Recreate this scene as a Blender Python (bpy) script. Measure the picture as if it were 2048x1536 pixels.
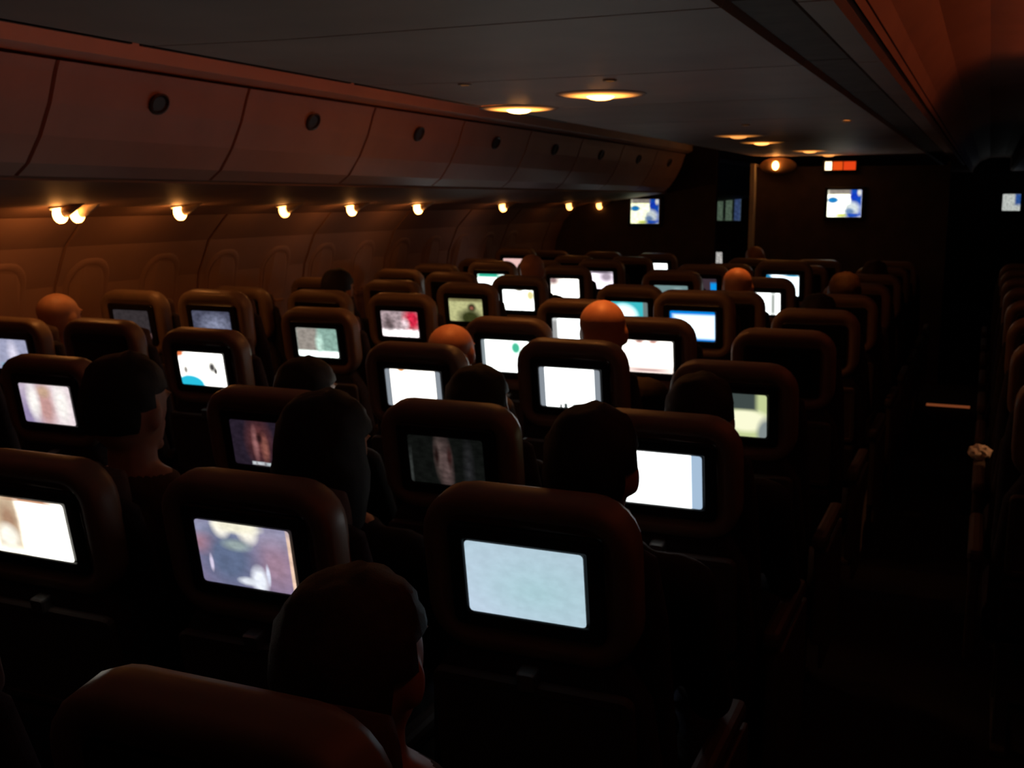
import bpy, bmesh, math, random
from mathutils import Vector, Matrix, noise
random.seed(7)
scene = bpy.context.scene
C = scene.collection
for o in list(bpy.data.objects):
    bpy.data.objects.remove(o)

# ------------------------------------------------------------------ camera
CAMZ = 1.66                                   # eye height of a standing passenger
F, CX, CY, VP = 2200.0, 1024.0, 768.0, (1980.0, 399.0)
a = Vector((VP[0]-CX, VP[1]-CY, F)).normalized()      # cabin axis in camera space (x right, y down, z ahead)
d = Vector((0, a.z, -a.y)).normalized()               # down
l = d.cross(a)                                        # cabin right
cam_d = bpy.data.cameras.new('camera'); cam = bpy.data.objects.new('camera', cam_d); C.objects.link(cam)
cam_d.sensor_fit = 'HORIZONTAL'; cam_d.sensor_width = 36.0; cam_d.lens = F/2048*36.0
cam_d.clip_start = 0.02
cam_d.dof.use_dof = True; cam_d.dof.focus_distance = 0.9; cam_d.dof.aperture_fstop = cam_d.lens/2.0   # 2 mm phone lens, focused short
cx_ = Vector((l.x, a.x, -d.x)); cdn = Vector((l.y, a.y, -d.y)); cfw = Vector((l.z, a.z, -d.z))
m = Matrix.Identity(4)
for i, v in enumerate((cx_, -cdn, -cfw)):
    for r_ in range(3): m[r_][i] = v[r_]
m.translation = Vector((0, 0, CAMZ))
cam.matrix_world = m
scene.camera = cam

def at_x(u, v, X):                            # pixel on the plane x = X -> (y, z)
    q = Vector(((u-CX)/F, (v-CY)/F, 1.0))
    s = X/q.dot(l)
    return q.dot(a)*s, CAMZ - q.dot(d)*s

# ------------------------------------------------------------------ world, exposure
w = bpy.data.worlds.new('world'); scene.world = w; w.use_nodes = True
w.node_tree.nodes['Background'].inputs[0].default_value = (0.004, 0.006, 0.012, 1)
w.node_tree.nodes['Background'].inputs[1].default_value = 1.0
vs = scene.view_settings
vs.view_transform = 'Standard'; vs.look = 'None'; vs.exposure = 0.0; vs.gamma = 1.0; vs.use_curve_mapping = False

# ------------------------------------------------------------------ materials
MATS = {}
def mat(name, col, rough=0.6, var=0.12, scale=18.0, bump=0.0, metal=0.0, spec=0.4, bscale=None):
    if name in MATS: return MATS[name]
    mt = bpy.data.materials.new(name); mt.use_nodes = True
    nt = mt.node_tree; b = nt.nodes['Principled BSDF']
    tc = nt.nodes.new('ShaderNodeTexCoord'); nz = nt.nodes.new('ShaderNodeTexNoise')
    nz.inputs['Scale'].default_value = scale; nz.inputs['Detail'].default_value = 4
    nt.links.new(tc.outputs['Object'], nz.inputs['Vector'])
    rp = nt.nodes.new('ShaderNodeValToRGB')
    rp.color_ramp.elements[0].position = 0.3; rp.color_ramp.elements[1].position = 0.7
    rp.color_ramp.elements[0].color = tuple(c*(1-var) for c in col)+(1,)
    rp.color_ramp.elements[1].color = tuple(min(1, c*(1+var)) for c in col)+(1,)
    nt.links.new(nz.outputs['Fac'], rp.inputs['Fac']); nt.links.new(rp.outputs['Color'], b.inputs['Base Color'])
    b.inputs['Roughness'].default_value = rough; b.inputs['Metallic'].default_value = metal
    b.inputs['Specular IOR Level'].default_value = spec
    if bump:
        n2 = nt.nodes.new('ShaderNodeTexNoise'); n2.inputs['Scale'].default_value = bscale or scale*12
        nt.links.new(tc.outputs['Object'], n2.inputs['Vector'])
        bp = nt.nodes.new('ShaderNodeBump'); bp.inputs['Strength'].default_value = bump; bp.inputs['Distance'].default_value = 0.004
        nt.links.new(n2.outputs['Fac'], bp.inputs['Height']); nt.links.new(bp.outputs['Normal'], b.inputs['Normal'])
    MATS[name] = mt
    return mt
def glow(name, col, strength):
    if name in MATS: return MATS[name]
    mt = bpy.data.materials.new(name); mt.use_nodes = True
    nt = mt.node_tree; nt.nodes.clear()
    e = nt.nodes.new('ShaderNodeEmission'); o = nt.nodes.new('ShaderNodeOutputMaterial')
    e.inputs[0].default_value = tuple(col)+(1,); e.inputs[1].default_value = strength
    nt.links.new(e.outputs[0], o.inputs[0]); MATS[name] = mt
    return mt
SHELL = mat('seat_plastic', (0.27, 0.185, 0.13), 0.42, 0.05, 30, spec=0.5)
DARKP = mat('black_plastic', (0.012, 0.011, 0.011), 0.35, 0.1)
FAB = mat('seat_fabric', (0.035, 0.03, 0.04), 0.95, 0.35, 60, 0.4)
HEADC = mat('headrest_cloth', (0.10, 0.06, 0.05), 0.9, 0.2, 50, 0.3)
TRAY = mat('tray_plastic', (0.10, 0.08, 0.07), 0.5, 0.06)
METAL = mat('dark_metal', (0.22, 0.21, 0.2), 0.4, 0.08, metal=0.7)
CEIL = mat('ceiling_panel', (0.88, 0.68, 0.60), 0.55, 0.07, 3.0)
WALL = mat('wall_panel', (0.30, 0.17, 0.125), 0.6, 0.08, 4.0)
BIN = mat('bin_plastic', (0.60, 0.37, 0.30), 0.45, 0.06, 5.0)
GAP = mat('dark_gap', (0.02, 0.017, 0.016), 0.8)
CARPET = mat('carpet', (0.03, 0.025, 0.035), 1.0, 0.4, 80, 0.6)
BULK = mat('bulkhead_laminate', (0.085, 0.06, 0.05), 0.6, 0.2, 7.0)
TRIMM = mat('pale_trim', (0.82, 0.80, 0.74), 0.5, 0.05)
CURT = mat('curtain_cloth', (0.05, 0.045, 0.06), 0.9, 0.2, 30, 0.2)

# ------------------------------------------------------------------ mesh helpers
def mesh(name, verts, faces, smooth=False):
    me = bpy.data.meshes.new(name); me.from_pydata([tuple(v) for v in verts], [], faces); me.update()
    bm = bmesh.new(); bm.from_mesh(me); bmesh.ops.recalc_face_normals(bm, faces=bm.faces); bm.to_mesh(me); bm.free()
    if smooth:
        for p in me.polygons: p.use_smooth = True
    return me
def obj(name, me, mt=None, parent=None):
    o = bpy.data.objects.new(name, me); C.objects.link(o)
    if mt and me and not me.materials: me.materials.append(mt)
    if parent: o.parent = parent
    return o
def tag(o, label=None, cat=None, group=None, kind=None):
    for k, v in (('label', label), ('category', cat), ('group', group), ('kind', kind)):
        if v: o[k] = v
    return o
def thing(name, label, cat, loc=(0, 0, 0), group=None, rz=0):
    o = bpy.data.objects.new(name, None); C.objects.link(o); o.location = loc; o.rotation_euler.z = rz
    o.empty_display_size = 0.1
    return tag(o, label, cat, group)
def loft(loops, cap0=True, cap1=True):
    n = len(loops[0]); v = [p for L in loops for p in L]; f = []
    for i in range(len(loops)-1):
        for j in range(n):
            k = (j+1) % n
            f.append((i*n+j, i*n+k, (i+1)*n+k, (i+1)*n+j))
    if cap0: f.append(tuple(range(n))[::-1])
    if cap1: f.append(tuple((len(loops)-1)*n+j for j in range(n)))
    return v, f
def rr(x0, x1, y0, y1, r, seg=5):
    r = min(r, (x1-x0)/2-1e-4, (y1-y0)/2-1e-4); pts = []
    for cx, cy, a0 in ((x1-r, y1-r, 0), (x0+r, y1-r, 90), (x0+r, y0+r, 180), (x1-r, y0+r, 270)):
        for i in range(seg+1):
            t = math.radians(a0+90*i/seg); pts.append((cx+r*math.cos(t), cy+r*math.sin(t)))
    return pts
def boxv(x0, x1, y0, y1, z0, z1, bev=0.0):
    if bev <= 0:
        v = [(x, y, z) for z in (z0, z1) for x, y in ((x0, y0), (x1, y0), (x1, y1), (x0, y1))]
        return v, [(3, 2, 1, 0), (4, 5, 6, 7), (0, 1, 5, 4), (1, 2, 6, 5), (2, 3, 7, 6), (3, 0, 4, 7)]
    L = []
    for z, i in ((z0, bev), (z0+bev*.3, bev*.3), (z0+bev, 0), (z1-bev, 0), (z1-bev*.3, bev*.3), (z1, bev)):
        L.append([(x, y, z) for x, y in rr(x0+i, x1-i, y0+i, y1-i, max(bev*1.2-i, 1e-3), 3)])
    return loft(L)
def join(*vf):
    V, Fc = [], []
    for v, f in vf:
        o = len(V); V += list(v); Fc += [tuple(i+o for i in q) for q in f]
    return V, Fc
def box(name, x0, x1, y0, y1, z0, z1, mt, parent=None, bev=0.0):
    v, f = boxv(x0, x1, y0, y1, z0, z1, bev)
    return obj(name, mesh(name, v, f), mt, parent)
def extrude_y(prof, y0, y1):                  # closed profile in (x,z) along y
    return loft([[(x, y0, z) for x, z in prof], [(x, y1, z) for x, z in prof]])
def dome(r, h, n=16, rings=4, z=-1):
    L = []
    for i in range(rings+1):
        t = math.pi/2*i/rings*0.98
        L.append([(r*math.cos(t)*math.cos(2*math.pi*j/n), r*math.cos(t)*math.sin(2*math.pi*j/n), z*h*math.sin(t)) for j in range(n)])
    return loft(L)
def ring(r0, r1, h, n=20):                    # flat bezel ring hanging h below z=0
    L = []
    for r, z in ((r0, 0), (r0, -h*.6), (r0+(r1-r0)*.3, -h), (r1-(r1-r0)*.3, -h), (r1, -h*.4), (r1, 0)):
        L.append([(r*math.cos(2*math.pi*j/n), r*math.sin(2*math.pi*j/n), z) for j in range(n)])
    return loft(L, False, False)

# ------------------------------------------------------------------ the cabin shell
XL, XR, XM = -4.12, 1.72, -1.20               # side walls and the cabin's middle line
Y0, Y1, YB = -1.6, 19.5, 10.6                 # ends, bulkhead
def mir(x): return 2*XM - x
st = lambda o: tag(o, kind='structure')
st(box('floor', XL-.1, XR+.1, Y0, Y1, -0.06, 0.0, CARPET))
st(box('wall_back', XL-.1, XR+.1, Y0-.06, Y0, 0, 2.5, WALL))
st(box('wall_front', XL-.1, XR+.1, Y1, Y1+.06, 0, 2.5, BULK))
wp = [(-3.70, 1.63), (-3.86, 1.58), (-3.99, 1.44), (-4.07, 1.25), (-4.10, 1.05), (-4.09, 0.75), (-4.03, 0.42), (-3.95, 0.15), (-3.93, 0)]
def thick(prof, dx): return prof + [(x+dx, z) for x, z in reversed(prof)]
for nm, mfun, dx in (('wall_left', lambda x: x, -.05), ('wall_right', mir, .05)):
    p = [(mfun(x), z) for x, z in wp]
    v, f = extrude_y(thick(p, dx), Y0, Y1)
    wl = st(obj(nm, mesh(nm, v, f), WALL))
    # raised sidewall panels with vertical joints between them, one pair of windows wide
    y = Y0+.3
    while y < 11.0:
        pp = [(mfun(x+.001), z) for x, z in wp[1:7]]; q = thick(pp, -dx*.24)
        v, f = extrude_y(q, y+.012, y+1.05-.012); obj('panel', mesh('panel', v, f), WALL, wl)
        y += 1.05
# windows with their shades pulled down (left side only shows)
wf, ws = [], []
def wall_pt(z, off):
    for (x0, z0), (x1, z1) in zip(wp, wp[1:]):
        if z1 <= z <= z0:
            t = (z-z0)/(z1-z0); return x0+(x1-x0)*t+off
fr = [rr(-.15, .15, 0.98, 1.38, .12, 5), rr(-.135, .135, 0.995, 1.365, .11, 5), rr(-.115, .115, 1.015, 1.345, .10, 5)]
v, f = loft([[(wall_pt(z, .012), y, z) for y, z in fr[0]], [(wall_pt(z, .022), y, z) for y, z in fr[1]], [(wall_pt(z, .014), y, z) for y, z in fr[2]]], False, False)
WF = mesh('frame', v, f, True)
pts = rr(-.114, .114, 1.016, 1.344, .10, 5)
v, f = loft([[(wall_pt(z, .013), y, z) for y, z in pts], [(wall_pt(z, .018), y, z) for y, z in pts]])
WS = mesh('shade', v, f)
v, f = boxv(-4.05, -4.025, -.05, .05, 1.035, 1.05, .004); WH = mesh('shade_handle', v, f)
for i in range(17):
    e = thing('window_%d' % (i+1), None, None, (0, 1.0+i*.525, 0)); st(e)
    obj('frame', WF, WALL, e); sh = obj('shade', WS, WALL, e); obj('shade_handle', WH, WALL, sh)

# ceiling: aisle ceilings behind, lowered middle soffit of separate panels in front
ZS = CAMZ+.40
def ceil_prof(mf):
    p = [(-2.11, ZS+.015), (-2.14, ZS+.09), (-2.22, ZS+.19), (-2.36, ZS+.25), (-2.56, ZS+.255), (-2.68, ZS+.24)]
    p = [(mf(x), z) for x, z in p]
    return p + [(x, z+.04) for x, z in reversed(p)]
ce = bpy.data.objects.new('ceiling', None); C.objects.link(ce); st(ce)
for nm, mf in (('aisle_ceiling', lambda x: x), ('aisle_ceiling', mir)):
    v, f = extrude_y(ceil_prof(mf), Y0, Y1); obj(nm, mesh(nm, v, f, False), CEIL, ce)
box('backing', -2.12, -.28, Y0, Y1, ZS+.035, ZS+.06, GAP, ce)
# main soffit panels between joints, and the narrow rail right of the air slot
JY = [Y0] + [.2+1.1*i for i in range(-1, 18)]
mainp = [(-2.085, ZS+.03), (-2.085, ZS+.012), (-2.06, ZS), (-1.66, ZS-.006), (-.55, ZS), (-.535, ZS+.02), (-.535, ZS+.03)]
rail = [(-.405, ZS+.03), (-.405, ZS+.02), (-.39, ZS), (-.32, ZS), (-.305, ZS+.012), (-.305, ZS+.03)]
for y0, y1 in zip(JY, JY[1:]):
    if y0 > 14: break
    for prof in (mainp, rail):
        v, f = extrude_y(prof, y0+.006, y1-.006); obj('panel', mesh('panel', v, f), CEIL, ce)
    v, f = boxv(-.53, -.41, y0+.006, y1-.006, ZS+.012, ZS+.03); obj('air_slot', mesh('air_slot', v, f), mat('slot_grey', (.30, .24, .22), .7), ce)
v, f = extrude_y([(-2.12, ZS+.03), (-.28, ZS+.03), (-.28, ZS+.04), (-2.12, ZS+.04)], 14, Y1); obj('panel', mesh('panel', v, f), CEIL, ce)

# trims above and under the bins, service panels
def trim(nm, prof, mt, y0=Y0, y1=Y1):
    v, f = extrude_y(prof, y0, y1); return st(obj(nm, mesh(nm, v, f), mt))
PSU = [(-2.90, CAMZ+.062), (-3.25, CAMZ+.01), (-3.55, CAMZ-.025), (-3.72, CAMZ-.035)]
n_t = 1
for mf, s in ((lambda x: x, 1), (mir, -1)):
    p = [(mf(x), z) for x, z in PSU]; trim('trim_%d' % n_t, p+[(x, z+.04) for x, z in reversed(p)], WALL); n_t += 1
    p = [(-2.70, CAMZ+.44), (-2.66, CAMZ+.46), (-2.655, CAMZ+.62), (-2.72, CAMZ+.65), (-3.1, CAMZ+.65), (-3.1, CAMZ+.45)]
    trim('trim_%d' % n_t, [(mf(x), z) for x, z in p], CEIL); n_t += 1

# ------------------------------------------------------------------ overhead bins
BL, BY0 = .97, 2.68
face_p = [(-2.675, CAMZ+.425), (-2.69, CAMZ+.39), (-2.72, CAMZ+.30), (-2.77, CAMZ+.20), (-2.83, CAMZ+.115), (-2.885, CAMZ+.075)]
def bin_meshes(mf):
    body = [(-2.72, CAMZ+.425)] + [(x-.03, z) for x, z in face_p[1:]] + [(-3.35, CAMZ+.055), (-3.6, CAMZ+.2), (-3.4, CAMZ+.425)]
    v, f = extrude_y([(mf(x), z) for x, z in body], .004, BL-.004); B = mesh('body', v, f)
    dp = [(mf(x), z) for x, z in face_p]; q = dp + [(mf(x-.026), z+.003) for x, z in reversed(face_p)]
    v, f = extrude_y(q, .009, BL-.009); D = mesh('door', v, f)
    L = []
    for rx, off in ((.048, -.004), (.048, .008), (.040, .011), (.033, .003)):
        L.append([(mf(-2.708+off-.0 - .028*math.sin(t)*.0 + (-.30*rx*-math.sin(t))), BL/2+rx*math.cos(t), CAMZ+.33+rx*.75*math.sin(t)) for t in [2*math.pi*j/16 for j in range(16)]])
    v, f = loft(L); H = mesh('latch', v, f)
    return B, D, H
for mf, side, y_from, n in ((lambda x: x, 'window-side', -4, 12), (mir, 'right-hand', -2, 12)):
    B, D, H = bin_meshes(mf)
    for i in range(n):
        y = BY0+BL*(y_from+i)
        if y+BL > YB: break
        od = ('first', 'second', 'third', 'fourth', 'fifth', 'sixth', 'seventh', 'eighth', 'ninth', 'tenth', 'eleventh', 'twelfth', 'thirteenth')[int((YB-BY0)/BL)-1-(y_from+i)]
        lab = ('overhead bin with round latch, %s back from the left bulkhead' if side == 'window-side' else 'dark overhead bin beyond the right-hand aisle, %s back from the bulkhead') % od
        e = thing('overhead_bin', lab, 'bin', (0, y, 0), side+' overhead bins')
        obj('body', B, BIN, e); dr = obj('door', D, BIN, e); obj('latch', H, mat('latch_grey', (.05, .04, .04), .4), dr)

# ------------------------------------------------------------------ lamps
STRIP = 2.6
WARM = (1.0, .37, .085)
LRING = mesh('bezel', *ring(.030, .044, .012), True)
BV, BF = loft([[(.031*math.sin(math.pi*i/9)*math.cos(2*math.pi*j/16), .031*math.sin(math.pi*i/9)*math.sin(2*math.pi*j/16), -.034+.040*math.cos(math.pi*i/9)) for j in range(16)] for i in range(1, 9)])
LBALL = mesh('lens', BV, BF, True)
HV, HF = loft([[(.028+t*.13, .026*(1-.75*t)*math.cos(2*math.pi*j/12)+.02*t, -.028+.040*t+.026*(1-.75*t)*math.sin(2*math.pi*j/12)) for j in range(12)] for t in (0, .25, .5, .75, 1)])
LSTREAK = mesh('streak_cone', HV, HF, True)  # pale cone added to catch lamp light as the streak on the panel
def reading_lamp(u, v, lit, label, X=-3.60):
    y, z = at_x(u, v, X)
    zp = CAMZ-.027
    e = thing('reading_lamp', label, 'lamp', (X, y, zp), 'reading lamps under the window-side bins')
    e.rotation_euler = (0, math.radians(-8), 0)
    obj('bezel', LRING, TRIMM, e); obj('streak_cone', LSTREAK, mat('streak_cream', (.75, .6, .45), .6), e)
    o = obj('lens', LBALL, None, e); o.scale = (1, 1, 1)
    if not LBALL.materials: LBALL.materials.append(DARKP)
    o.material_slots[0].link = 'OBJECT'
    o.material_slots[0].material = glow('lamp_%g' % lit, WARM, lit)
reading_lamp(118, 415, 36, 'bright warm reading lamp, aftmost of a touching pair under the bins')
reading_lamp(152, 415, 22, 'bright warm reading lamp, forward one of a touching pair under the bins')
for q in ((358, 412, 32, 'large bright single reading lamp next along the bins from the touching pair'),
          (567, 410, 12, 'small pinkish-white reading lamp between two larger glowing ones under the bins'),
          (702, 408, 25, 'reading lamp with an orange smear above it, under the fourth bin latch'),
          (835, 402, 26, 'slanting white-orange reading lamp just before the bins go dark'),
          (1005, 408, 11, 'small white reading lamp alone on the dark stretch under the bins'),
          (1138, 408, 7, 'tiny orange reading lamp, aft one of two close together near the bulkhead'),
          (1198, 407, 7, 'tiny orange reading lamp, forward one of two close together near the bulkhead'),
          (1365, 405, 5, 'tiny orange reading lamp beyond the left bulkhead monitor'),
          (1397, 405, .6, 'almost unlit reading lamp next to the aisle beyond the left monitor')):
    reading_lamp(*q)

SRING = mesh('bezel', *ring(.168, .176, .004, 32), True)
SHALO = mesh('glow_face', *loft([[(r*math.cos(2*math.pi*j/32), r*math.sin(2*math.pi*j/32), z) for j in range(32)] for r, z in ((.17, -.001), (.15, -.006), (.10, -.009), (.052, -.010))], False, False), True)
SDOME = mesh('lens', *dome(.055, .016, 24), True)
for me in (SHALO, SDOME): me.materials.append(DARKP)
def halo_mat(k):                          # soft glow on the ceiling round the lamp, painted as emission fading outwards
    nm = 'painted_halo_%g' % k
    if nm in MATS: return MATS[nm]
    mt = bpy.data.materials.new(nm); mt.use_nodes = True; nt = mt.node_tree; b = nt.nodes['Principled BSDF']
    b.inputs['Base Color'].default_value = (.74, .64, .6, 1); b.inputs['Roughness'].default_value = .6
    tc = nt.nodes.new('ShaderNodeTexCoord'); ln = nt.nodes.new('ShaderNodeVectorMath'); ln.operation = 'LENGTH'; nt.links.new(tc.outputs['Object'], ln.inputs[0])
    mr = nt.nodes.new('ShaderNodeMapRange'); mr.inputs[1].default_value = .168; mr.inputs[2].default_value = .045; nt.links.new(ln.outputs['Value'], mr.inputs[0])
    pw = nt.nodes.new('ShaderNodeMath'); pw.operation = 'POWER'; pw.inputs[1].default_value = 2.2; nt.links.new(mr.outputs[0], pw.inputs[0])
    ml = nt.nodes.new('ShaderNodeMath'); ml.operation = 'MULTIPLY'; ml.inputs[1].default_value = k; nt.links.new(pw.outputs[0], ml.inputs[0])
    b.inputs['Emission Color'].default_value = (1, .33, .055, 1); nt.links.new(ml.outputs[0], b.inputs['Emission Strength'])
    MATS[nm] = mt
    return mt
def ceiling_lamp(x, y, lit, soft, label, s=1.0, z=ZS-.003):
    e = thing('ceiling_lamp', label, 'lamp', (x, y, z), 'lamps along the middle ceiling')
    e.scale = (s, s, s)
    obj('bezel', SRING, CEIL, e)
    for nm, me, mt in (('lens', SDOME, glow('ceil_%g' % lit, WARM, lit)), ('glow_face', SHALO, halo_mat(soft))):
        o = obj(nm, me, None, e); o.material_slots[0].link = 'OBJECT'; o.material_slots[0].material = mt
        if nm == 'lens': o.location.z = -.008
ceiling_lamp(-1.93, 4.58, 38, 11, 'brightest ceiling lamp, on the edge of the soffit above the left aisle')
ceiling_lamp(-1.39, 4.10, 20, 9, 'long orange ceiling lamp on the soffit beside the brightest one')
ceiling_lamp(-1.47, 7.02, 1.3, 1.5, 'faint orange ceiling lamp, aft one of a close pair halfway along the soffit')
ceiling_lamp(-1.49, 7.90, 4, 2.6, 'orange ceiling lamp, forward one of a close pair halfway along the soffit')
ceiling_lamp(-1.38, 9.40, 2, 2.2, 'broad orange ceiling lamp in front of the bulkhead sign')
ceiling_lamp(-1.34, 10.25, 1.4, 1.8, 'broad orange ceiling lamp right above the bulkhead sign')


# dim red strips added out of sight to brighten the bins and aisle ceiling
for x, sx, lab, last in ((-2.125, -1, 'left aisle bins', 6), (.252, 1, 'right-hand aisle', 6)):
    for i, (y0, y1) in enumerate(zip(JY, JY[1:])):
        if y0 < .1 or i > last: continue
        e = thing('added_light_strip', 'added dim red light strip washing the %s, %s from the back' % (lab, ('first', 'second', 'third', 'fourth', 'fifth', 'sixth', 'seventh')[i-2]), 'lamp', (x, (y0+y1)/2, ZS+(.018 if sx < 0 else .085)), 'added red light strips above the aisles')
        hl = (y1-y0)/2-.02
        h = boxv(0, .012, -hl, hl, -.012, .012); g = boxv(-.006, -.001, -hl+.01, hl-.01, -.008, .008)
        obj('housing', mesh('housing', *h), DARKP, e); obj('glow_face', mesh('glow_face', *g), glow('strip', (1, .17, .05), STRIP), e)

# ------------------------------------------------------------------ bulkheads, monitors, sign
bc = st(box('wall_bulkhead_middle', -2.04, -.36, YB, YB+.08, 0, CAMZ+.30, BULK))
st(box('trim_%d' % n_t, -2.075, -2.035, YB-.10, YB+.09, 0, CAMZ+.33, TRIMM)); n_t += 1
st(box('trim_%d' % n_t, -.365, -.335, YB-.01, YB+.09, 0, CAMZ+.33, BULK)); n_t += 1
bl_ = st(box('wall_bulkhead_left', -4.10, -2.42, YB+.02, YB+.10, 0, CAMZ+.5, BULK))
MATS_S = {}
def screen_mat(name, base, shapes=(), strength=1.0, grain=0.0):
    mt = bpy.data.materials.new('screen_'+name); mt.use_nodes = True
    nt = mt.node_tree; nt.nodes.clear(); N = nt.nodes.new; LK = nt.links.new
    out = N('ShaderNodeOutputMaterial'); em = N('ShaderNodeEmission'); em.inputs[1].default_value = strength
    LK(em.outputs[0], out.inputs[0])
    uv = N('ShaderNodeTexCoord'); rgb = N('ShaderNodeRGB'); rgb.outputs[0].default_value = tuple(base)+(1,)
    cur = rgb.outputs[0]
    for kind, x, y, w_, h_, col, soft in shapes:      # centre, half sizes in screen fractions
        s = N('ShaderNodeVectorMath'); s.operation = 'SUBTRACT'; s.inputs[1].default_value = (x, y, 0); LK(uv.outputs['UV'], s.inputs[0])
        q = N('ShaderNodeVectorMath'); q.operation = 'DIVIDE'; q.inputs[1].default_value = (w_, h_, 1); LK(s.outputs[0], q.inputs[0])
        if kind == 'e':
            ln = N('ShaderNodeVectorMath'); ln.operation = 'LENGTH'; LK(q.outputs[0], ln.inputs[0]); val = ln.outputs['Value']
        else:
            ab = N('ShaderNodeVectorMath'); ab.operation = 'ABSOLUTE'; LK(q.outputs[0], ab.inputs[0])
            sp = N('ShaderNodeSeparateXYZ'); LK(ab.outputs[0], sp.inputs[0])
            mx = N('ShaderNodeMath'); mx.operation = 'MAXIMUM'; LK(sp.outputs[0], mx.inputs[0]); LK(sp.outputs[1], mx.inputs[1]); val = mx.outputs[0]
        mr = N('ShaderNodeMapRange'); mr.inputs[1].default_value = 1-soft; mr.inputs[2].default_value = 1+soft
        mr.inputs[3].default_value = 1; mr.inputs[4].default_value = 0; LK(val, mr.inputs[0])
        mi = N('ShaderNodeMix'); mi.data_type = 'RGBA'; LK(mr.outputs[0], mi.inputs[0]); LK(cur, mi.inputs[6]); mi.inputs[7].default_value = tuple(col)+(1,)
        cur = mi.outputs[2]
    if grain:
        nz = N('ShaderNodeTexNoise'); nz.inputs['Scale'].default_value = 9; nz.inputs['Detail'].default_value = 5; LK(uv.outputs['UV'], nz.inputs['Vector'])
        mr = N('ShaderNodeMapRange'); mr.inputs[1].default_value = .35; mr.inputs[2].default_value = .65; mr.inputs[3].default_value = 1-grain; mr.inputs[4].default_value = 1+grain
        LK(nz.outputs['Fac'], mr.inputs[0])
        vm = N('ShaderNodeVectorMath'); vm.operation = 'SCALE'; LK(cur, vm.inputs[0]); LK(mr.outputs[0], vm.inputs[3]); cur = vm.outputs[0]
    LK(cur, em.inputs[0])
    return mt
def S(r, g, b, k=1.0):                        # srgb 0-255 -> linear
    k = k*2.0 if k > 1.0 else k             # blown-out whites
    return tuple(k*((c/255)/12.92 if c/255 <= .04045 else ((c/255+.055)/1.055)**2.4) for c in (r, g, b))
def uv_mesh(name, pts, to3, ext):
    me = mesh(name, [to3(x, y) for x, y in pts], [tuple(range(len(pts)))])
    ul = me.uv_layers.new(name='UVMap'); x0, x1, y0, y1 = ext
    for lp in me.loops:
        p = pts[lp.vertex_index]; ul.data[lp.index].uv = ((p[0]-x0)/(x1-x0), (p[1]-y0)/(y1-y0))
    return me
BLUE = S(20, 80, 190)
MAPS = [('r', .5, .93, .6, .10, S(150, 140, 130), .3), ('r', .85, .55, .17, .6, BLUE, .25), ('e', .72, .3, .22, .25, S(225, 235, 235), .35),
        ('e', .16, .62, .17, .12, S(30, 130, 200), .3), ('e', .78, .75, .12, .14, S(20, 60, 190), .3), ('e', .93, .9, .06, .12, S(230, 230, 225), .4),
        ('e', .66, .2, .14, .12, S(110, 140, 180), .4), ('e', .70, .06, .28, .07, S(30, 80, 190), .3), ('e', .42, .06, .16, .06, S(215, 225, 110), .4)]
def monitor(name, label, x, y, z, w_, h_, sm):
    e = thing(name, label, 'monitor', (x, y, z), 'cabin monitors on the bulkheads')
    v, f = boxv(-w_/2-.03, w_/2+.03, -.05, 0, -h_/2-.03, h_/2+.03, .012); obj('housing', mesh('housing', v, f), DARKP, e)
    p = rr(-w_/2, w_/2, -h_/2, h_/2, .006, 2)
    me = uv_mesh('display', p, lambda s, t: (s, -.0525, t), (-w_/2, w_/2, -h_/2, h_/2)); obj('display', me, sm, e)
monitor('cabin_monitor', 'bright blue and cream monitor in the middle of the centre bulkhead', -1.22, YB, CAMZ-.035, .30, .245, screen_mat('map_a', S(255, 255, 225, 1.3), MAPS, 1.0, .15))
monitor('cabin_monitor', 'blue and yellow-green monitor on the left bulkhead beyond the reading lamps', -3.11, YB+.02, CAMZ-.115, .285, .235, screen_mat('map_b', S(235, 240, 190, 1.1), MAPS, .8, .2))
monitor('cabin_monitor', 'dim striped monitor seen down the left aisle past the bulkhead edge', -3.44, 16.0, CAMZ-.13, .34, .34,
        screen_mat('map_c', S(70, 85, 70), [('r', .3, .5, .06, .6, S(10, 12, 10), .4), ('r', .85, .5, .15, .6, S(45, 60, 95), .3), ('r', .68, .5, .05, .6, S(10, 14, 14), .4)], 1.0, .3))
monitor('cabin_monitor', 'small pale monitor far down the right-hand aisle', .315, 19.44, CAMZ-.045, .26, .26, screen_mat('map_d', S(190, 195, 190), [('r', .9, .7, .2, .35, S(40, 80, 150), .3)], .9, .3))
st(box('wall_far_partition', -4.1, -2.35, 16.0, 16.06, 0, 2.3, BULK))
e = thing('lavatory_sign', 'lit sign box with one white and two orange-red panels above the bulkhead', 'sign', (-1.27, YB-.06, CAMZ+.30))
v, f = boxv(-.155, .155, 0, .05, -.05, .055, .008); obj('housing', mesh('housing', v, f), DARKP, e)
for x0, x1, mt in ((-.135, -.075, glow('sign_white', (1, .75, .45), 3.0)), (-.066, .020, glow('sign_red', (1, .10, .01), .8)), (.028, .135, glow('sign_red2', (1, .07, .01), .8))):
    v, f = boxv(x0, x1, -.006, .002, -.036, .040, .003); obj('lit_panel', mesh('lit_panel', v, f), mt, e)
e = thing('wall_lamp', 'bright night lamp on a brown round plate above the bulkhead top', 'lamp', (-1.83, YB-.05, CAMZ+.31))
v, f = dome(.17, .03, 24); obj('plate', mesh('plate', [(x, -(-z)-.0 if False else z, y*.45) for x, y, z in v], f, True), mat('brown_plate', (.35, .22, .12), .5), e)
v, f = dome(.030, .03, 14); obj('lens', mesh('lens', [(x-.02, z-.025, y*1.3) for x, y, z in v], f, True), glow('night', WARM, 32), e)
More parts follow.
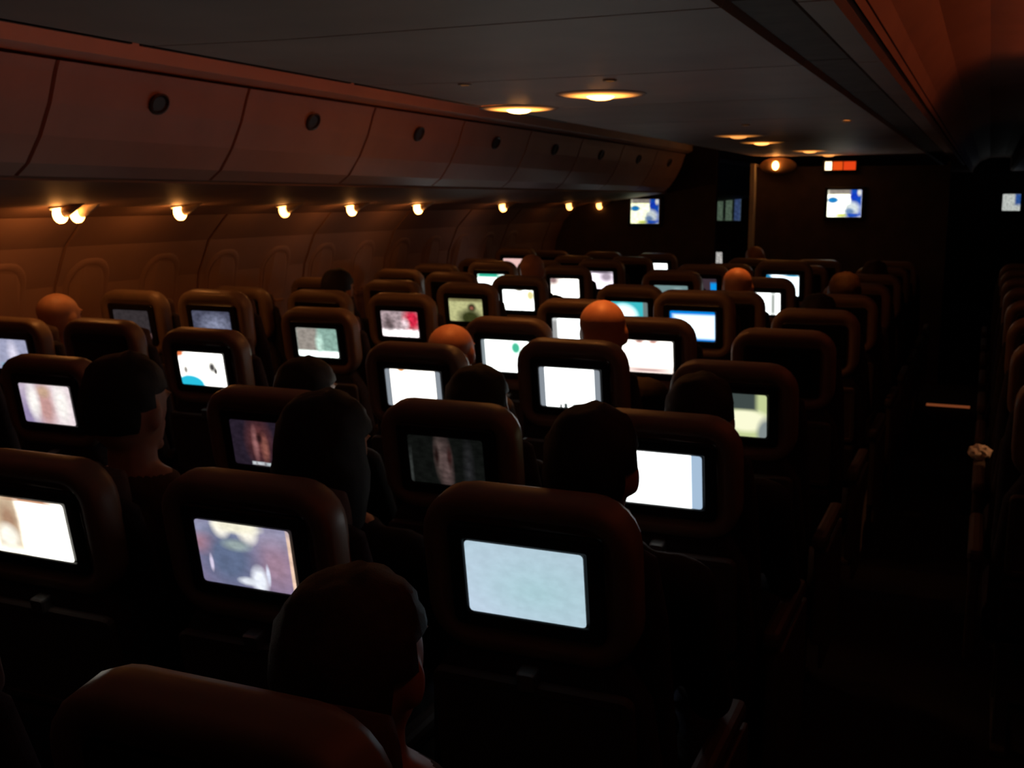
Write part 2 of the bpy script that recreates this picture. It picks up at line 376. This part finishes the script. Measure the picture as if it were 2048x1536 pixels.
# ------------------------------------------------------------------ seats
R10 = math.radians(10); SN, CS = math.sin(R10), math.cos(R10); SZ = 1.03
def P(s, t, n): return (s, -t*SN-n*CS, SZ+t*CS-n*SN)
def slab(half, t0, t1, r, loops, seg=6, taper=0.0):
    L = []
    for ins, n_ in loops:
        L.append([P(s*(1+taper*(t-t0)), t, n_) for s, t in rr(-half+ins, half-ins, t0+ins, t1-ins, max(r-ins, .004), seg)])
    return loft(L)
M = {}
M['shell'] = mesh('shell', *slab(.190, -.150, .150, .085, [(.03, -.085), (.008, -.075), (0, -.055), (0, -.014), (.004, -.004), (.013, .002), (.034, .002), (.043, -.008)]), True)
M['bezel'] = mesh('bezel', *slab(.138, -.098, .096, .016, [(0, -.009), (0, -.001), (.004, .002), (.026, .002), (.029, -.001)], 3))
M['rim'] = None
pts = rr(-.106, .106, -.067, .067, .007, 3)
M['screen'] = uv_mesh('screen', pts, lambda s, t: P(s, t, .0025), (-.106, .106, -.067, .067))
L = []
for t, hw, n0, n1 in ((-.13, .150, -.075, -.012), (-.16, .165, -.07, .0), (-.22, .200, -.07, .004), (-.45, .222, -.075, .004), (-.60, .222, -.08, -.004), (-.64, .205, -.075, -.015)):
    L.append([P(s, t, n_) for s, n_ in rr(-hw, hw, n0, n1, .025, 4)])
M['back_panel'] = mesh('back_panel', *loft(L), True)
M['tray_table'] = mesh('tray_table', *slab(.185, -.44, -.185, .02, [(0, .003), (0, .016), (.004, .020), (.018, .020), (.021, .017)], 3))
M['tray_latch'] = mesh('tray_latch', *slab(.018, -.195, -.158, .006, [(0, .0), (0, .026), (.003, .030)], 2))
M['seat_pocket'] = mesh('seat_pocket', *slab(.19, -.63, -.455, .02, [(0, .0), (0, .022), (.01, .034)], 3))
L = []
for t, hw, n0, n1 in ((-.62, .18, -.13, -.07), (-.58, .215, -.15, -.07), (-.40, .222, -.145, -.07), (-.10, .215, -.13, -.07), (.02, .20, -.12, -.07), (.035, .18, -.11, -.07)):
    L.append([P(s, t, n_) for s, n_ in rr(-hw, hw, n0, n1, .03, 4)])
M['backrest'] = mesh('backrest', *loft(L), True)
L = []
for s, n0, n1, t0, t1 in ((-.150, -.14, -.09, .01, .07), (-.140, -.15, -.08, .0, .09), (-.10, -.125, -.08, -.02, .11), (0, -.115, -.08, -.02, .115), (.10, -.125, -.08, -.02, .11), (.140, -.15, -.08, .0, .09), (.150, -.14, -.09, .01, .07)):
    L.append([P(s, t, n_) for t, n_ in rr(t0, t1, n0, n1, .018, 3)])
M['headrest'] = mesh('headrest', *loft(L), True)
M['seat_cushion'] = mesh('seat_cushion', *boxv(-.232, .232, .17, .63, .34, .462, .035), True)
def arm(sx):
    x = sx*.262
    return join(boxv(x-.022, x+.022, .07, .50, .615, .66, .014), boxv(x-.016, x+.016, .10, .24, .30, .63, .01))
M['armrest'] = mesh('armrest', *arm(1)); M['armrest_l'] = mesh('armrest', *arm(-1))
M['leg'] = mesh('leg', *join(boxv(-.02, .02, .18, .22, 0, .35, .006), boxv(-.02, .02, .52, .56, 0, .35, .006), boxv(-.022, .022, .14, .60, 0, .025, .006)))
M['side_panel'] = mesh('side_panel', *boxv(.270, .284, .12, .52, .22, .60, .006))
SEATMAT = dict(shell=SHELL, bezel=DARKP, back_panel=FAB, tray_table=TRAY, tray_latch=METAL, seat_pocket=FAB, backrest=FAB, headrest=HEADC, seat_cushion=FAB, armrest=TRAY, armrest_l=TRAY, leg=METAL, side_panel=SHELL)
OFF = mat('screen_off', (.008, .008, .01), .18, .05)
M['screen'].materials.append(OFF)
def seat(x, y, zs, label, group, smat=None, left_arm=False, aisle=False, rec=0.0):
    e = thing('airline_seat', label, 'seat', (x, y, 0), group)
    e.scale = (1, 1, zs)
    for k in ('shell', 'back_panel', 'tray_table', 'seat_pocket', 'backrest', 'headrest', 'seat_cushion', 'armrest'):
        o = obj(k, M[k], SEATMAT[k], e)
        if k == 'tray_table': obj('tray_latch', M['tray_latch'], METAL, e)
    bz = obj('bezel', M['bezel'], DARKP, e)
    so = obj('screen', M['screen'], None, bz)
    if smat:
        so.material_slots[0].link = 'OBJECT'; so.material_slots[0].material = smat
    if left_arm: obj('armrest', M['armrest_l'], TRAY, e)
    if aisle: obj('side_panel', M['side_panel'], TRAY, e)
    for sx in (-.16, .16):
        lg = obj('leg', M['leg'], METAL, e); lg.location.x = sx
    return e

W = (1.25, 1.25, 1.25)
WW = S(255, 250, 240, 1.25); WC = S(250, 255, 252, 1.25); GR = S(125, 132, 140)
BARS = [('r', .04, .5, .055, .7, GR, .1), ('r', .96, .5, .055, .7, GR, .1)]
SCR = {}
def scr(col, u, v, what, base, shapes=(), st_=1.0, grain=0.0):
    SCR[(col, u, v)] = (what, base, shapes, st_, grain)
COLX = {'C1': -.67, 'C2': -1.23, 'C3': -1.77, 'L1': -2.735, 'L2': -3.25, 'L3': -3.768, 'R1': .29}
scr('C1', 1050, 1166, 'a plain pale blue-grey lit picture', S(178, 203, 216), [('e', .1, .1, .5, .6, S(190, 210, 228), .8), ('e', .6, .4, .35, .3, S(172, 205, 214), .8)], 1.0, .05)
scr('C1', 1315, 957, 'a blank white picture with a pale blue bar at its right end', S(250, 255, 255, 1.3), [('r', .95, .5, .07, .7, S(165, 190, 215), .1), ('r', .03, .5, .05, .7, S(165, 190, 215), .1)])
scr('C1', 1462, 828, 'a yellow-green and white picture with a dark square at the top', S(196, 208, 150), [('e', .7, .38, .34, .26, S(252, 252, 215), .25), ('r', .67, .85, .19, .22, S(62, 72, 70), .2), ('e', 1.0, .1, .13, .35, S(130, 140, 140), .3)])
scr('C2', 492, 1112, 'a violet-grey film scene with a white glare at the top', S(128, 118, 150),
    [('r', .5, .85, 1, .2, S(150, 150, 178), .6), ('e', .08, .62, .14, .14, S(190, 130, 140), .6), ('e', .82, .42, .2, .35, S(160, 130, 150), .7), ('e', .32, .45, .28, .5, S(95, 108, 138), .5),
     ('e', .28, .95, .09, .17, S(255, 250, 235), .4), ('e', .56, .93, .10, .20, S(255, 250, 235), .4), ('e', .45, .96, .22, .1, S(250, 245, 220), .4), ('e', .42, .66, .13, .08, S(150, 165, 165), .5),
     ('e', .62, .14, .08, .2, S(240, 245, 255), .4), ('e', .5, .1, .1, .06, S(225, 230, 240), .4), ('e', .72, .25, .02, .14, S(220, 225, 245), .4), ('e', .12, .32, .02, .12, S(215, 205, 230), .4), ('r', .99, .45, .025, .5, S(240, 205, 180), .3)], 1.0, .12)
scr('C2', 893, 922, 'a nearly black film scene with a dim pale figure', S(20, 22, 20), [('e', .42, .62, .06, .4, S(96, 80, 76), .6), ('e', .5, .35, .07, .5, S(104, 84, 82), .6), ('e', .38, .6, .03, .2, S(40, 26, 24), .5), ('e', .55, .6, .03, .2, S(60, 36, 34), .5),
     ('e', .8, .3, .05, .5, S(46, 46, 48), .8), ('r', .02, .2, .02, .4, S(60, 64, 62), .5)], .65, .3)
scr('C2', 1140, 776, 'a white picture, grey end bars and dark marks along its foot', WC, BARS + [('r', .42, .04, .03, .07, S(60, 70, 70), .4), ('r', .62, .05, .09, .05, S(80, 84, 84), .4), ('r', .34, .03, .02, .05, S(90, 94, 94), .4)], 1.2)
scr('C2', 1295, 713, 'a warm white picture fading to pink-grey at the foot', WW, [('r', .5, .08, .7, .10, S(205, 170, 165), .8), ('e', .35, .97, .1, .06, S(190, 140, 130), .6), ('e', .62, .97, .1, .06, S(200, 150, 140), .6)], 1.1)
scr('C2', 1385, 652, 'a bright blue picture with a white middle', S(0, 130, 225), [('r', .55, .48, .42, .36, S(235, 252, 255, 1.2), .25)], 1.0)
scr('C2', 1525, 607, 'a white picture mostly hidden by the seat behind', WC, [('r', .8, .5, .06, .6, S(180, 185, 180), .4)])
scr('C2', 1565, 570, 'a white picture with cyan corners', S(235, 250, 255, 1.2), [('e', .03, .8, .15, .3, S(20, 140, 190), .4), ('e', .8, .97, .3, .05, S(60, 160, 200), .5)])
scr('C3', 60, 1055, 'a glaring white picture with a brown sketch at its left end', S(255, 252, 240, 1.3), [('r', .22, .6, .18, .6, S(215, 195, 165), .3), ('e', .25, .6, .12, .3, S(165, 130, 105), .6), ('e', .2, .3, .13, .2, S(255, 250, 235), .4), ('r', .6, .99, .3, .035, S(190, 140, 110), .5)], 1.1, .08)
scr('C3', 530, 888, 'a dim purple scene with a reddish face above white captions', S(36, 28, 40), [('e', .42, .55, .16, .42, S(88, 46, 46), .6), ('e', .36, .5, .04, .3, S(140, 92, 92), .6), ('e', .50, .4, .05, .25, S(135, 82, 72), .6), ('e', .43, .62, .04, .1, S(40, 20, 22), .5),
     ('r', .30, .05, .03, .035, S(200, 205, 210), .3), ('r', .40, .05, .06, .035, S(190, 195, 200), .3), ('r', .55, .045, .07, .035, S(180, 190, 195), .3), ('r', .75, .045, .08, .035, S(180, 190, 195), .3)], 1.0, .25)
scr('C3', 828, 777, 'a white picture, grey end bars and an orange fleck on top', WW, BARS + [('e', .3, .99, .06, .04, S(230, 150, 90), .5)], 1.2)
scr('C3', 1012, 712, 'a white picture with a green wedge on its right side', S(248, 255, 250, 1.25), [('e', .72, .78, .10, .2, S(70, 185, 150), .4), ('r', .02, .5, .06, .7, S(130, 140, 145), .2)], 1.1)
scr('C3', 1148, 665, 'a white picture beside the bald passenger', WC, [('r', .05, .5, .08, .7, S(150, 150, 150), .5)], 1.1)
scr('C3', 1258, 628, 'a cyan and white picture with a grey end bar', S(60, 190, 200), [('e', .35, .4, .3, .4, S(235, 255, 255, 1.2), .5), ('r', .97, .5, .09, .7, S(110, 125, 125), .15)])
scr('C3', 1342, 593, 'a small dull picture in teal and red', S(120, 150, 150), [('e', .3, .3, .15, .3, S(190, 60, 60), .5), ('e', .7, .5, .2, .3, S(210, 240, 240), .5)], .9)
scr('C3', 1402, 577, 'a dim violet picture with a bright blue strip at its right end', S(62, 48, 56), [('r', .93, .35, .12, .45, S(10, 150, 235), .15)])
scr('L1', 95, 808, 'a pink-white picture of a blurred figure', S(238, 222, 226), [('e', .05, .1, .35, .9, S(150, 135, 175), .8), ('e', .47, .45, .17, .55, S(196, 150, 146), .5), ('e', .47, .82, .12, .14, S(200, 165, 140), .5), ('e', .24, .55, .11, .4, S(255, 250, 245), .5), ('e', .80, .55, .12, .42, S(255, 250, 245), .5)], 1.0, .1)
scr('L1', 405, 738, 'a white picture with a cyan corner and dark specks', S(255, 253, 245, 1.2), [('e', .2, .0, .32, .3, S(40, 185, 215), .15), ('e', .73, .58, .08, .17, S(70, 66, 66), .6), ('e', .80, .46, .035, .1, S(40, 36, 36), .5), ('e', .13, .45, .05, .13, S(140, 135, 130), .6), ('e', .02, .97, .12, .12, S(225, 120, 70), .4)], 1.1)
scr('L1', 635, 685, 'a grey and teal picture with a white foot', S(138, 172, 160), [('r', .25, .6, .27, .45, S(150, 142, 134), .2), ('r', .5, .08, .7, .12, S(240, 252, 245, 1.1), .4), ('e', .55, .45, .08, .3, S(200, 235, 220), .6)], 1.0, .2)
scr('L1', 800, 648, 'a grey and white picture with a crimson side', S(168, 148, 152), [('e', .85, .7, .22, .45, S(215, 40, 70), .5), ('r', .5, .1, .6, .16, S(250, 240, 242, 1.1), .5), ('e', .65, .5, .1, .2, S(235, 210, 215), .5), ('e', .2, .5, .12, .25, S(95, 80, 82), .6)], 1.0, .35)
scr('L1', 932, 620, 'an olive-yellow picture with a dark human outline', S(190, 190, 135), [('r', .5, .98, .7, .1, S(120, 115, 75), .5), ('e', .68, .62, .12, .18, S(60, 52, 32), .35), ('e', .62, .15, .34, .38, S(52, 56, 26), .4), ('e', .68, .6, .05, .07, S(150, 92, 74), .5)], 1.0, .15)
scr('L1', 1037, 600, 'a white picture with a yellow patch at the top right', WC, [('e', .9, .75, .12, .25, S(225, 215, 150), .4), ('e', .55, .99, .12, .05, S(150, 140, 120), .5)], 1.15)
scr('L1', 1130, 576, 'a ragged white picture cut by the seat in front', WW, [('e', .1, .9, .25, .3, S(150, 120, 120), .7)], 1.1)
scr('L1', 1200, 560, 'a white picture fading to lilac-grey', S(240, 228, 240, 1.1), [('e', .75, .7, .3, .35, S(165, 150, 165), .6), ('r', .5, .97, .6, .08, S(110, 100, 112), .6)], 1.1)
scr('L1', 1312, 541, 'a tiny white picture near the left bulkhead', WC, (), 1.0)
scr('L1', 1425, 516, 'a tiny grey-white picture beyond the left bulkhead', S(175, 172, 168), (), 1.0, .4)
scr('L2', 425, 652, 'a dim blue-grey picture below an orange-lit rim', S(78, 80, 100), [('e', .6, .5, .3, .3, S(135, 140, 165), .7)], .9, .3)
scr('L2', 983, 567, 'a small white picture with a teal top', WC, [('r', .4, .95, .5, .12, S(50, 180, 150), .4)], 1.1)
scr('L3', 20, 708, 'a pale blue-grey picture with a teal foot at the window seat', S(160, 162, 190), [('e', .6, .45, .12, .4, S(225, 220, 240), .6), ('r', .6, .05, .3, .12, S(60, 170, 190), .4)], 1.0, .1)
scr('L3', 265, 648, 'a dim picture with a pink-white strip along its foot', S(52, 46, 48), [('r', .55, .1, .45, .08, S(215, 160, 160), .4)], 1.0, .2)
scr('L3', 795, 583, 'a faint grey-blue picture at the window seat', S(50, 52, 62), [('e', .5, .5, .4, .25, S(105, 108, 122), .8)], 1.0, .3)
scr('L3', 1030, 533, 'a tiny pink-white picture at the far window seats', S(240, 195, 190), (), 1.0)

CROW = [1.62+.826*k for k in range(-1, 11)]
LROW = {k: 2.59+.79*(k-1) for k in range(-1, 11)}
used = {}
for (col, u, v_), (what, base, shapes, st_, grain) in SCR.items():
    X = COLX[col]; y, z = at_x(u, v_, X); zs = max(.955, min(1.065, z/SZ))
    k = round((y-1.62)/.826) if col[0] == 'C' else round((y-2.59)/.79)+1
    used[(col, k)] = (y, zs, what, screen_mat(what[:20].replace(' ', '_'), base, shapes, st_, grain))
SEATS = {}
ORD = ('first', 'second', 'third', 'fourth', 'fifth', 'sixth', 'seventh', 'eighth', 'ninth', 'tenth', 'eleventh', 'twelfth', 'thirteenth')
BLOCK = {'C': 'middle block', 'L': 'window-side block', 'R': 'block right of the aisle'}
def put(col, k, y):
    X = COLX[col]
    la = col in ('C3', 'L3', 'R1'); ai = col in ('C1', 'L1')
    if (col, k) in used:
        y, zs, what, sm = used[(col, k)]
        SEATS[(col, k)] = seat(X, y, zs, 'seat with '+what, 'airline seats in the '+BLOCK[col[0]], sm, la, ai)
    else:
        COLN = {'C1': 'middle block beside the right-hand aisle', 'C2': 'centre column of the middle block', 'C3': 'middle block beside the left aisle', 'L1': 'window-side block by the aisle',
                'L2': 'centre column of the window-side block', 'L3': 'window column', 'R1': 'block right of the right-hand aisle'}[col]
        SEATS[(col, k)] = seat(X, y, 1.0, 'dark-screened seat, %s, %s row from bulkhead' % (COLN, ORD[(9 if col[0] != 'L' else 10)-k]), 'airline seats in the '+BLOCK[col[0]]+' with dark screens', None, la, ai)
for col in ('C3', 'C2', 'C1'):
    for k in range(-1, 10): put(col, k, CROW[k+1])
for col in ('L3', 'L2', 'L1'):
    for k in range(1 if col != 'L3' else 2, 11): put(col, k, LROW[k])
for (col, k) in list(used):
    if (col, k) not in SEATS: put(col, k, used[(col, k)][0])
for k in range(2, 10): put('R1', k, CROW[k+1])

# ------------------------------------------------------------------ people
def blob(bm, c, r, sub=2):
    mtx = Matrix.Translation(c) @ Matrix.Diagonal((r[0], r[1], r[2], 1))
    bmesh.ops.create_icosphere(bm, subdivisions=sub, radius=1.0, matrix=mtx)
def limb(bm, p, q, r0, r1):
    p, q = Vector(p), Vector(q); n_ = max(2, int((q-p).length/(min(r0, r1)*.45)))
    for i in range(n_+1):
        t = i/n_; r = r0+(r1-r0)*t; blob(bm, p.lerp(q, t), (r, r, r))
def body_mesh():
    bm = bmesh.new()
    blob(bm, (0, .34, .555), (.175, .12, .105)); blob(bm, (0, .325, .66), (.155, .105, .13)); blob(bm, (0, .305, .78), (.158, .105, .14)); blob(bm, (0, .28, .91), (.175, .11, .13))
    limb(bm, (-.15, .262, .985), (.15, .262, .985), .062, .062); blob(bm, (0, .26, 1.02), (.12, .075, .06))
    limb(bm, (0, .25, 1.02), (0, .245, 1.12), .060, .054)
    blob(bm, (0, .235, 1.203), (.077, .095, .100), 4); blob(bm, (0, .222, 1.228), (.078, .090, .078), 4); blob(bm, (0, .255, 1.155), (.062, .078, .078)); blob(bm, (0, .315, 1.105), (.028, .02, .018))   # skull, jaw, chin
    limb(bm, (0, .330, 1.215), (0, .346, 1.178), .010, .015)                                                    # nose
    for s in (-1, 1):
        blob(bm, (s*.078, .238, 1.185), (.011, .020, .032)); blob(bm, (s*.03, .318, 1.222), (.026, .014, .009))   # ear, brow
        limb(bm, (s*.018, .330, 1.145), (0, .336, 1.147), .008, .010)                                          # lips
        limb(bm, (s*.175, .26, .985), (s*.206, .345, .735), .056, .044); limb(bm, (s*.206, .345, .735), (s*.125, .52, .668), .043, .029)
        blob(bm, (s*.108, .565, .662), (.038, .048, .017))
        for j, (dx, ln) in enumerate(((.030, .058), (.010, .070), (-.011, .066), (-.031, .050))):
            b0 = Vector((s*(.108+dx), .60, .664)); m1 = b0+Vector((0, ln*.55, .004)); e1 = m1+Vector((-s*.002, ln*.5, -.018))
            limb(bm, b0, m1, .0098, .0092); limb(bm, m1, e1, .0092, .0082)
        t0 = Vector((s*.075, .545, .662)); t1 = t0+Vector((-s*.026, .028, .002)); limb(bm, t0, t1, .012, .011); limb(bm, t1, t1+Vector((-s*.008, .028, -.004)), .011, .009)
        limb(bm, (s*.09, .37, .545), (s*.115, .73, .555), .083, .060); limb(bm, (s*.115, .735, .55), (s*.115, .755, .12), .056, .038)
        limb(bm, (s*.115, .745, .055), (s*.118, .90, .040), .046, .036)
    me = bpy.data.meshes.new('raw'); bm.to_mesh(me); bm.free()
    o = bpy.data.objects.new('raw', me); C.objects.link(o)
    md = o.modifiers.new('r', 'REMESH'); md.mode = 'VOXEL'; md.voxel_size = .0075
    sm = o.modifiers.new('s', 'SMOOTH'); sm.factor = .5; sm.iterations = 3
    dg = bpy.context.evaluated_depsgraph_get(); out = bpy.data.meshes.new_from_object(o.evaluated_get(dg)); out.name = 'body'
    bpy.data.objects.remove(o)
    out.materials.clear()
    for nm in ('skin', 'shirt', 'trousers', 'shoe'): out.materials.append(MATS['black_plastic'])
    for p in out.polygons:
        c = p.center; p.use_smooth = True
        hand = c.y > .528 and c.z > .637 and abs(c.x) < .17
        if c.z > 1.055+.12*max(0, c.y-.26) or hand: p.material_index = 0
        elif c.z < .10: p.material_index = 3
        elif c.z < .60 and (c.y > .40 or c.z < .52): p.material_index = 2
        elif c.z < .645 and c.y > .42: p.material_index = 2
        else: p.material_index = 1
    return out
BODY = body_mesh()
def hair_mesh(kind):
    bm = bmesh.new(); bmesh.ops.create_uvsphere(bm, u_segments=28, v_segments=20, radius=1.0)
    for v in bm.verts:
        c = v.co.copy()
        face = c.y > .12 and c.z < .45 - .25*abs(c.x)
        side = (c.y > -.35 and c.z < -.15 and abs(c.x) > .3)
        g = 1+.05*noise.noise(c*3.1)+.035*noise.noise(c*9)
        if kind == 'long':
            k = .86 if face else 1.16*g; z = c.z*.118*k
            if not face and c.z < 0: z *= 1.75
            q = (1-min(.97, max(0, c.z)**2))**-.12; z *= .92 if c.z > 0 else 1
            v.co = (q*c.x*.083*k*(1.12 if c.z < 0 and not face else 1), .235-.006+q*c.y*.098*k, 1.208+z)
        else:
            k = .86 if face or (c.z < -.55) or (side and kind == 'short') else 1.10*g
            q = (1-min(.97, max(0, c.z)**2))**-.12
            v.co = (c.x*.079*k*q, .235-.003+c.y*.097*k*q, 1.207+c.z*.104*k)
    me = bpy.data.meshes.new('hair'); bm.to_mesh(me); bm.free()
    for p in me.polygons: p.use_smooth = True
    return me
HAIR = {'short': hair_mesh('short'), 'long': hair_mesh('long')}
v, f = loft([[(.0118*math.sin(math.pi*i/6)*math.cos(2*math.pi*j/10), .0118*math.cos(math.pi*i/6), .0118*math.sin(math.pi*i/6)*math.sin(2*math.pi*j/10)) for j in range(10)] for i in range(1, 6)])
EYE = mesh('eye', v, f, True)
SKIN = mat('skin', (.52, .27, .17), .5, .08, 25)
SHOE = mat('shoe_leather', (.015, .012, .012), .4)
CLOTH = {k: mat('cloth_'+k, c, .9, .15, 40, .3) for k, c in dict(black=(.015, .014, .016), navy=(.02, .025, .05), brown=(.13, .07, .04), grey=(.09, .085, .085), maroon=(.09, .02, .02)).items()}
HAIRM = {k: mat('hair_'+k, c, .6, .3, 60, .5) for k, c in dict(black=(.012, .01, .009), brown=(.05, .025, .012)).items()}
EYEM = mat('eye_dark', (.05, .035, .03), .2)
def person(seatkey, dx, ztop, label, hair=None, hcol='black', cloth='black', dy=0.0, turn=0.0):
    se = SEATS[seatkey]
    e = thing('person', label, 'person', (se.location.x+dx, se.location.y+dy, 0), 'seated passengers')
    bald = hair is None
    s = ztop/(1.310 if bald else 1.325)
    e.scale = (1, 1, s)
    b = obj('body', BODY, None, e)
    for i, mt in enumerate((SKIN, CLOTH[cloth], CLOTH['navy' if cloth != 'navy' else 'black'], SHOE)):
        b.material_slots[i].link = 'OBJECT'; b.material_slots[i].material = mt
    if hair:
        h = obj('hair', HAIR[hair], None, e)
        if not HAIR[hair].materials: HAIR[hair].materials.append(HAIRM['black'])
        h.material_slots[0].link = 'OBJECT'; h.material_slots[0].material = HAIRM[hcol]
    for sx in (-1, 1):
        ey = obj('eye', EYE, EYEM, e); ey.location = (sx*.031, .314, 1.205)
    return e
person(('C1', -1), .03, 1.25, 'passenger with brown hair low in front of the violet-grey film screen', 'short', 'brown', 'brown')
person(('C1', 0), .035, 1.30, 'dark-haired passenger covering the left end of the white screen with a blue bar', 'short', 'black', 'black')
person(('C2', 0), .03, 1.275, 'dark-haired passenger beside the dim screen with white captions', 'long', 'black', 'black')
person(('C3', 0), .055, 1.335, 'tall dark-haired passenger in a brown top by the left aisle', 'short', 'black', 'brown')
person(('C3', 1), -.02, 1.215, 'short passenger in black below the grey and teal screen', 'short', 'black', 'black')
person(('C2', 1), -.02, 1.22, 'dark-haired passenger below the white screen with the green wedge', 'short', 'black', 'black')
person(('C1', 1), .04, 1.24, 'dark-haired passenger right of the white screen with grey bars and marks', 'short', 'black', 'navy')
person(('C2', 2), .035, 1.325, 'bald passenger with an orange-lit crown in the middle block', None, 'black', 'black')
person(('C3', 2), .03, 1.225, 'bald passenger sunk low behind the white screen with the orange fleck', None, 'black', 'grey')
person(('L1', 6), .0, 1.31, 'bald passenger in deep shade near the far left-aisle seats', None, 'black', 'black')
person(('C2', 5), .0, 1.30, 'bald passenger with a red-lit crown right of the violet and blue screen', None, 'black', 'black')
person(('C1', 5), .0, 1.29, 'brown-haired passenger at the right-hand aisle behind the cyan-cornered screen', 'short', 'brown', 'grey')
person(('C1', 4), -.02, 1.24, 'black-haired passenger in black at the right-hand aisle, midway forward', 'short', 'black', 'black')
person(('C1', 7), .0, 1.27, 'brown-haired passenger at the right-hand aisle near the bulkhead', 'short', 'brown', 'black')
person(('L3', 2), .05, 1.26, 'bald passenger at the window seat above the pale blue-grey screen', None, 'black', 'grey')
person(('L2', 4), -.02, 1.29, 'dark-haired passenger in the middle of the window-side block', 'short', 'black', 'black')
person(('C3', 9), .0, 1.28, 'bald passenger close to the centre bulkhead', None, 'black', 'grey')

# ------------------------------------------------------------------ switched-on spot lamps in the soffit over some passengers
def soffit_spot(who, x, y, zt, watts, label):
    X = max(-2.02, min(-.6, x))
    e = thing('spot_lamp', label, 'lamp', (X, y, ZS-.004), 'spot lamps in the middle ceiling'); e.scale = (.55, .55, .55)
    obj('bezel', LRING, CEIL, e)
    v, f = dome(.028, .006, 14); o = obj('lens', mesh('lens', v, f, True), glow('spot_lens', WARM, 1.2), e)
    ld = bpy.data.lights.new('beam', 'SPOT'); ld.energy = watts; ld.color = (1, .27, .05); ld.spot_size = math.radians(26); ld.spot_blend = .6; ld.shadow_soft_size = .02
    lo = bpy.data.objects.new('beam', ld); C.objects.link(lo); lo.parent = e; lo.location = (0, 0, -.02)
    dv = Vector((x-X, 0, zt-(ZS-.02))); lo.rotation_euler = dv.to_track_quat('-Z', 'Y').to_euler()
soffit_spot(None, -1.195, 3.62, 1.3, 26, 'spot lamp in the ceiling over the bald passenger with the orange-lit crown')
soffit_spot(None, -1.70, 3.55, 1.2, 18, 'spot lamp in the ceiling over the low-sunk bald passenger')
soffit_spot(None, -1.23, 6.05, 1.3, 24, 'spot lamp in the ceiling over the bald passenger with the red-lit crown')
soffit_spot(None, -.70, 5.98, 1.3, 14, 'spot lamp in the ceiling over the brown-haired aisle passenger')
e = box('floor_glint', -.37, -.04, 9.45, 9.50, 0, .012, glow('glint', (1, .25, .08), .16)); tag(e, 'painted thin dim orange floor marker across the right-hand aisle', 'painted glint')  # lit reflection on the aisle floor, painted as a glowing bar

# pale crumpled napkin standing in for a lit hand-like shape, with an added lamp
sr = SEATS[('R1', 3)]; na = Vector((sr.location.x-.262, sr.location.y+.46, .66))
bm = bmesh.new(); bmesh.ops.create_icosphere(bm, subdivisions=3, radius=1.0)
for v_ in bm.verts:
    q = v_.co.copy(); k = 1+.35*noise.noise(q*2.2)+.18*noise.noise(q*5)
    v_.co = Vector((q.x*.040*k, q.y*.045*k, max(-.03, q.z*.030*k)+.030))
me = bpy.data.meshes.new('lump'); bm.to_mesh(me); bm.free()
nk = obj('lump', me, mat('pale_matte', (.8, .72, .66), .8)); nk.location = na; tag(nk, 'pale crumpled napkin standing in for an unknown lit thing on an aisle armrest', 'lump')
e = thing('spot_lamp', 'added unseen spot lamp under the right-hand bins aimed at the aisle armrest', 'lamp', (1.0, na.y, CAMZ-.012), 'spot lamps in the middle ceiling')  # added out of view, only to light the crumpled piece
obj('bezel', LRING, CEIL, e); v, f = dome(.028, .006, 14); obj('lens', mesh('lens', v, f, True), glow('spot_lens', WARM, 1.2), e)
ld = bpy.data.lights.new('beam', 'SPOT'); ld.energy = 14; ld.color = (1, .42, .16); ld.spot_size = math.radians(9); ld.spot_blend = .4; ld.shadow_soft_size = .015
lo = bpy.data.objects.new('beam', ld); C.objects.link(lo); lo.parent = e; lo.location = (0, 0, -.03)
lo.rotation_euler = (na+Vector((0, 0, .04))-Vector((1.0, na.y, CAMZ-.042))).to_track_quat('-Z', 'Y').to_euler()
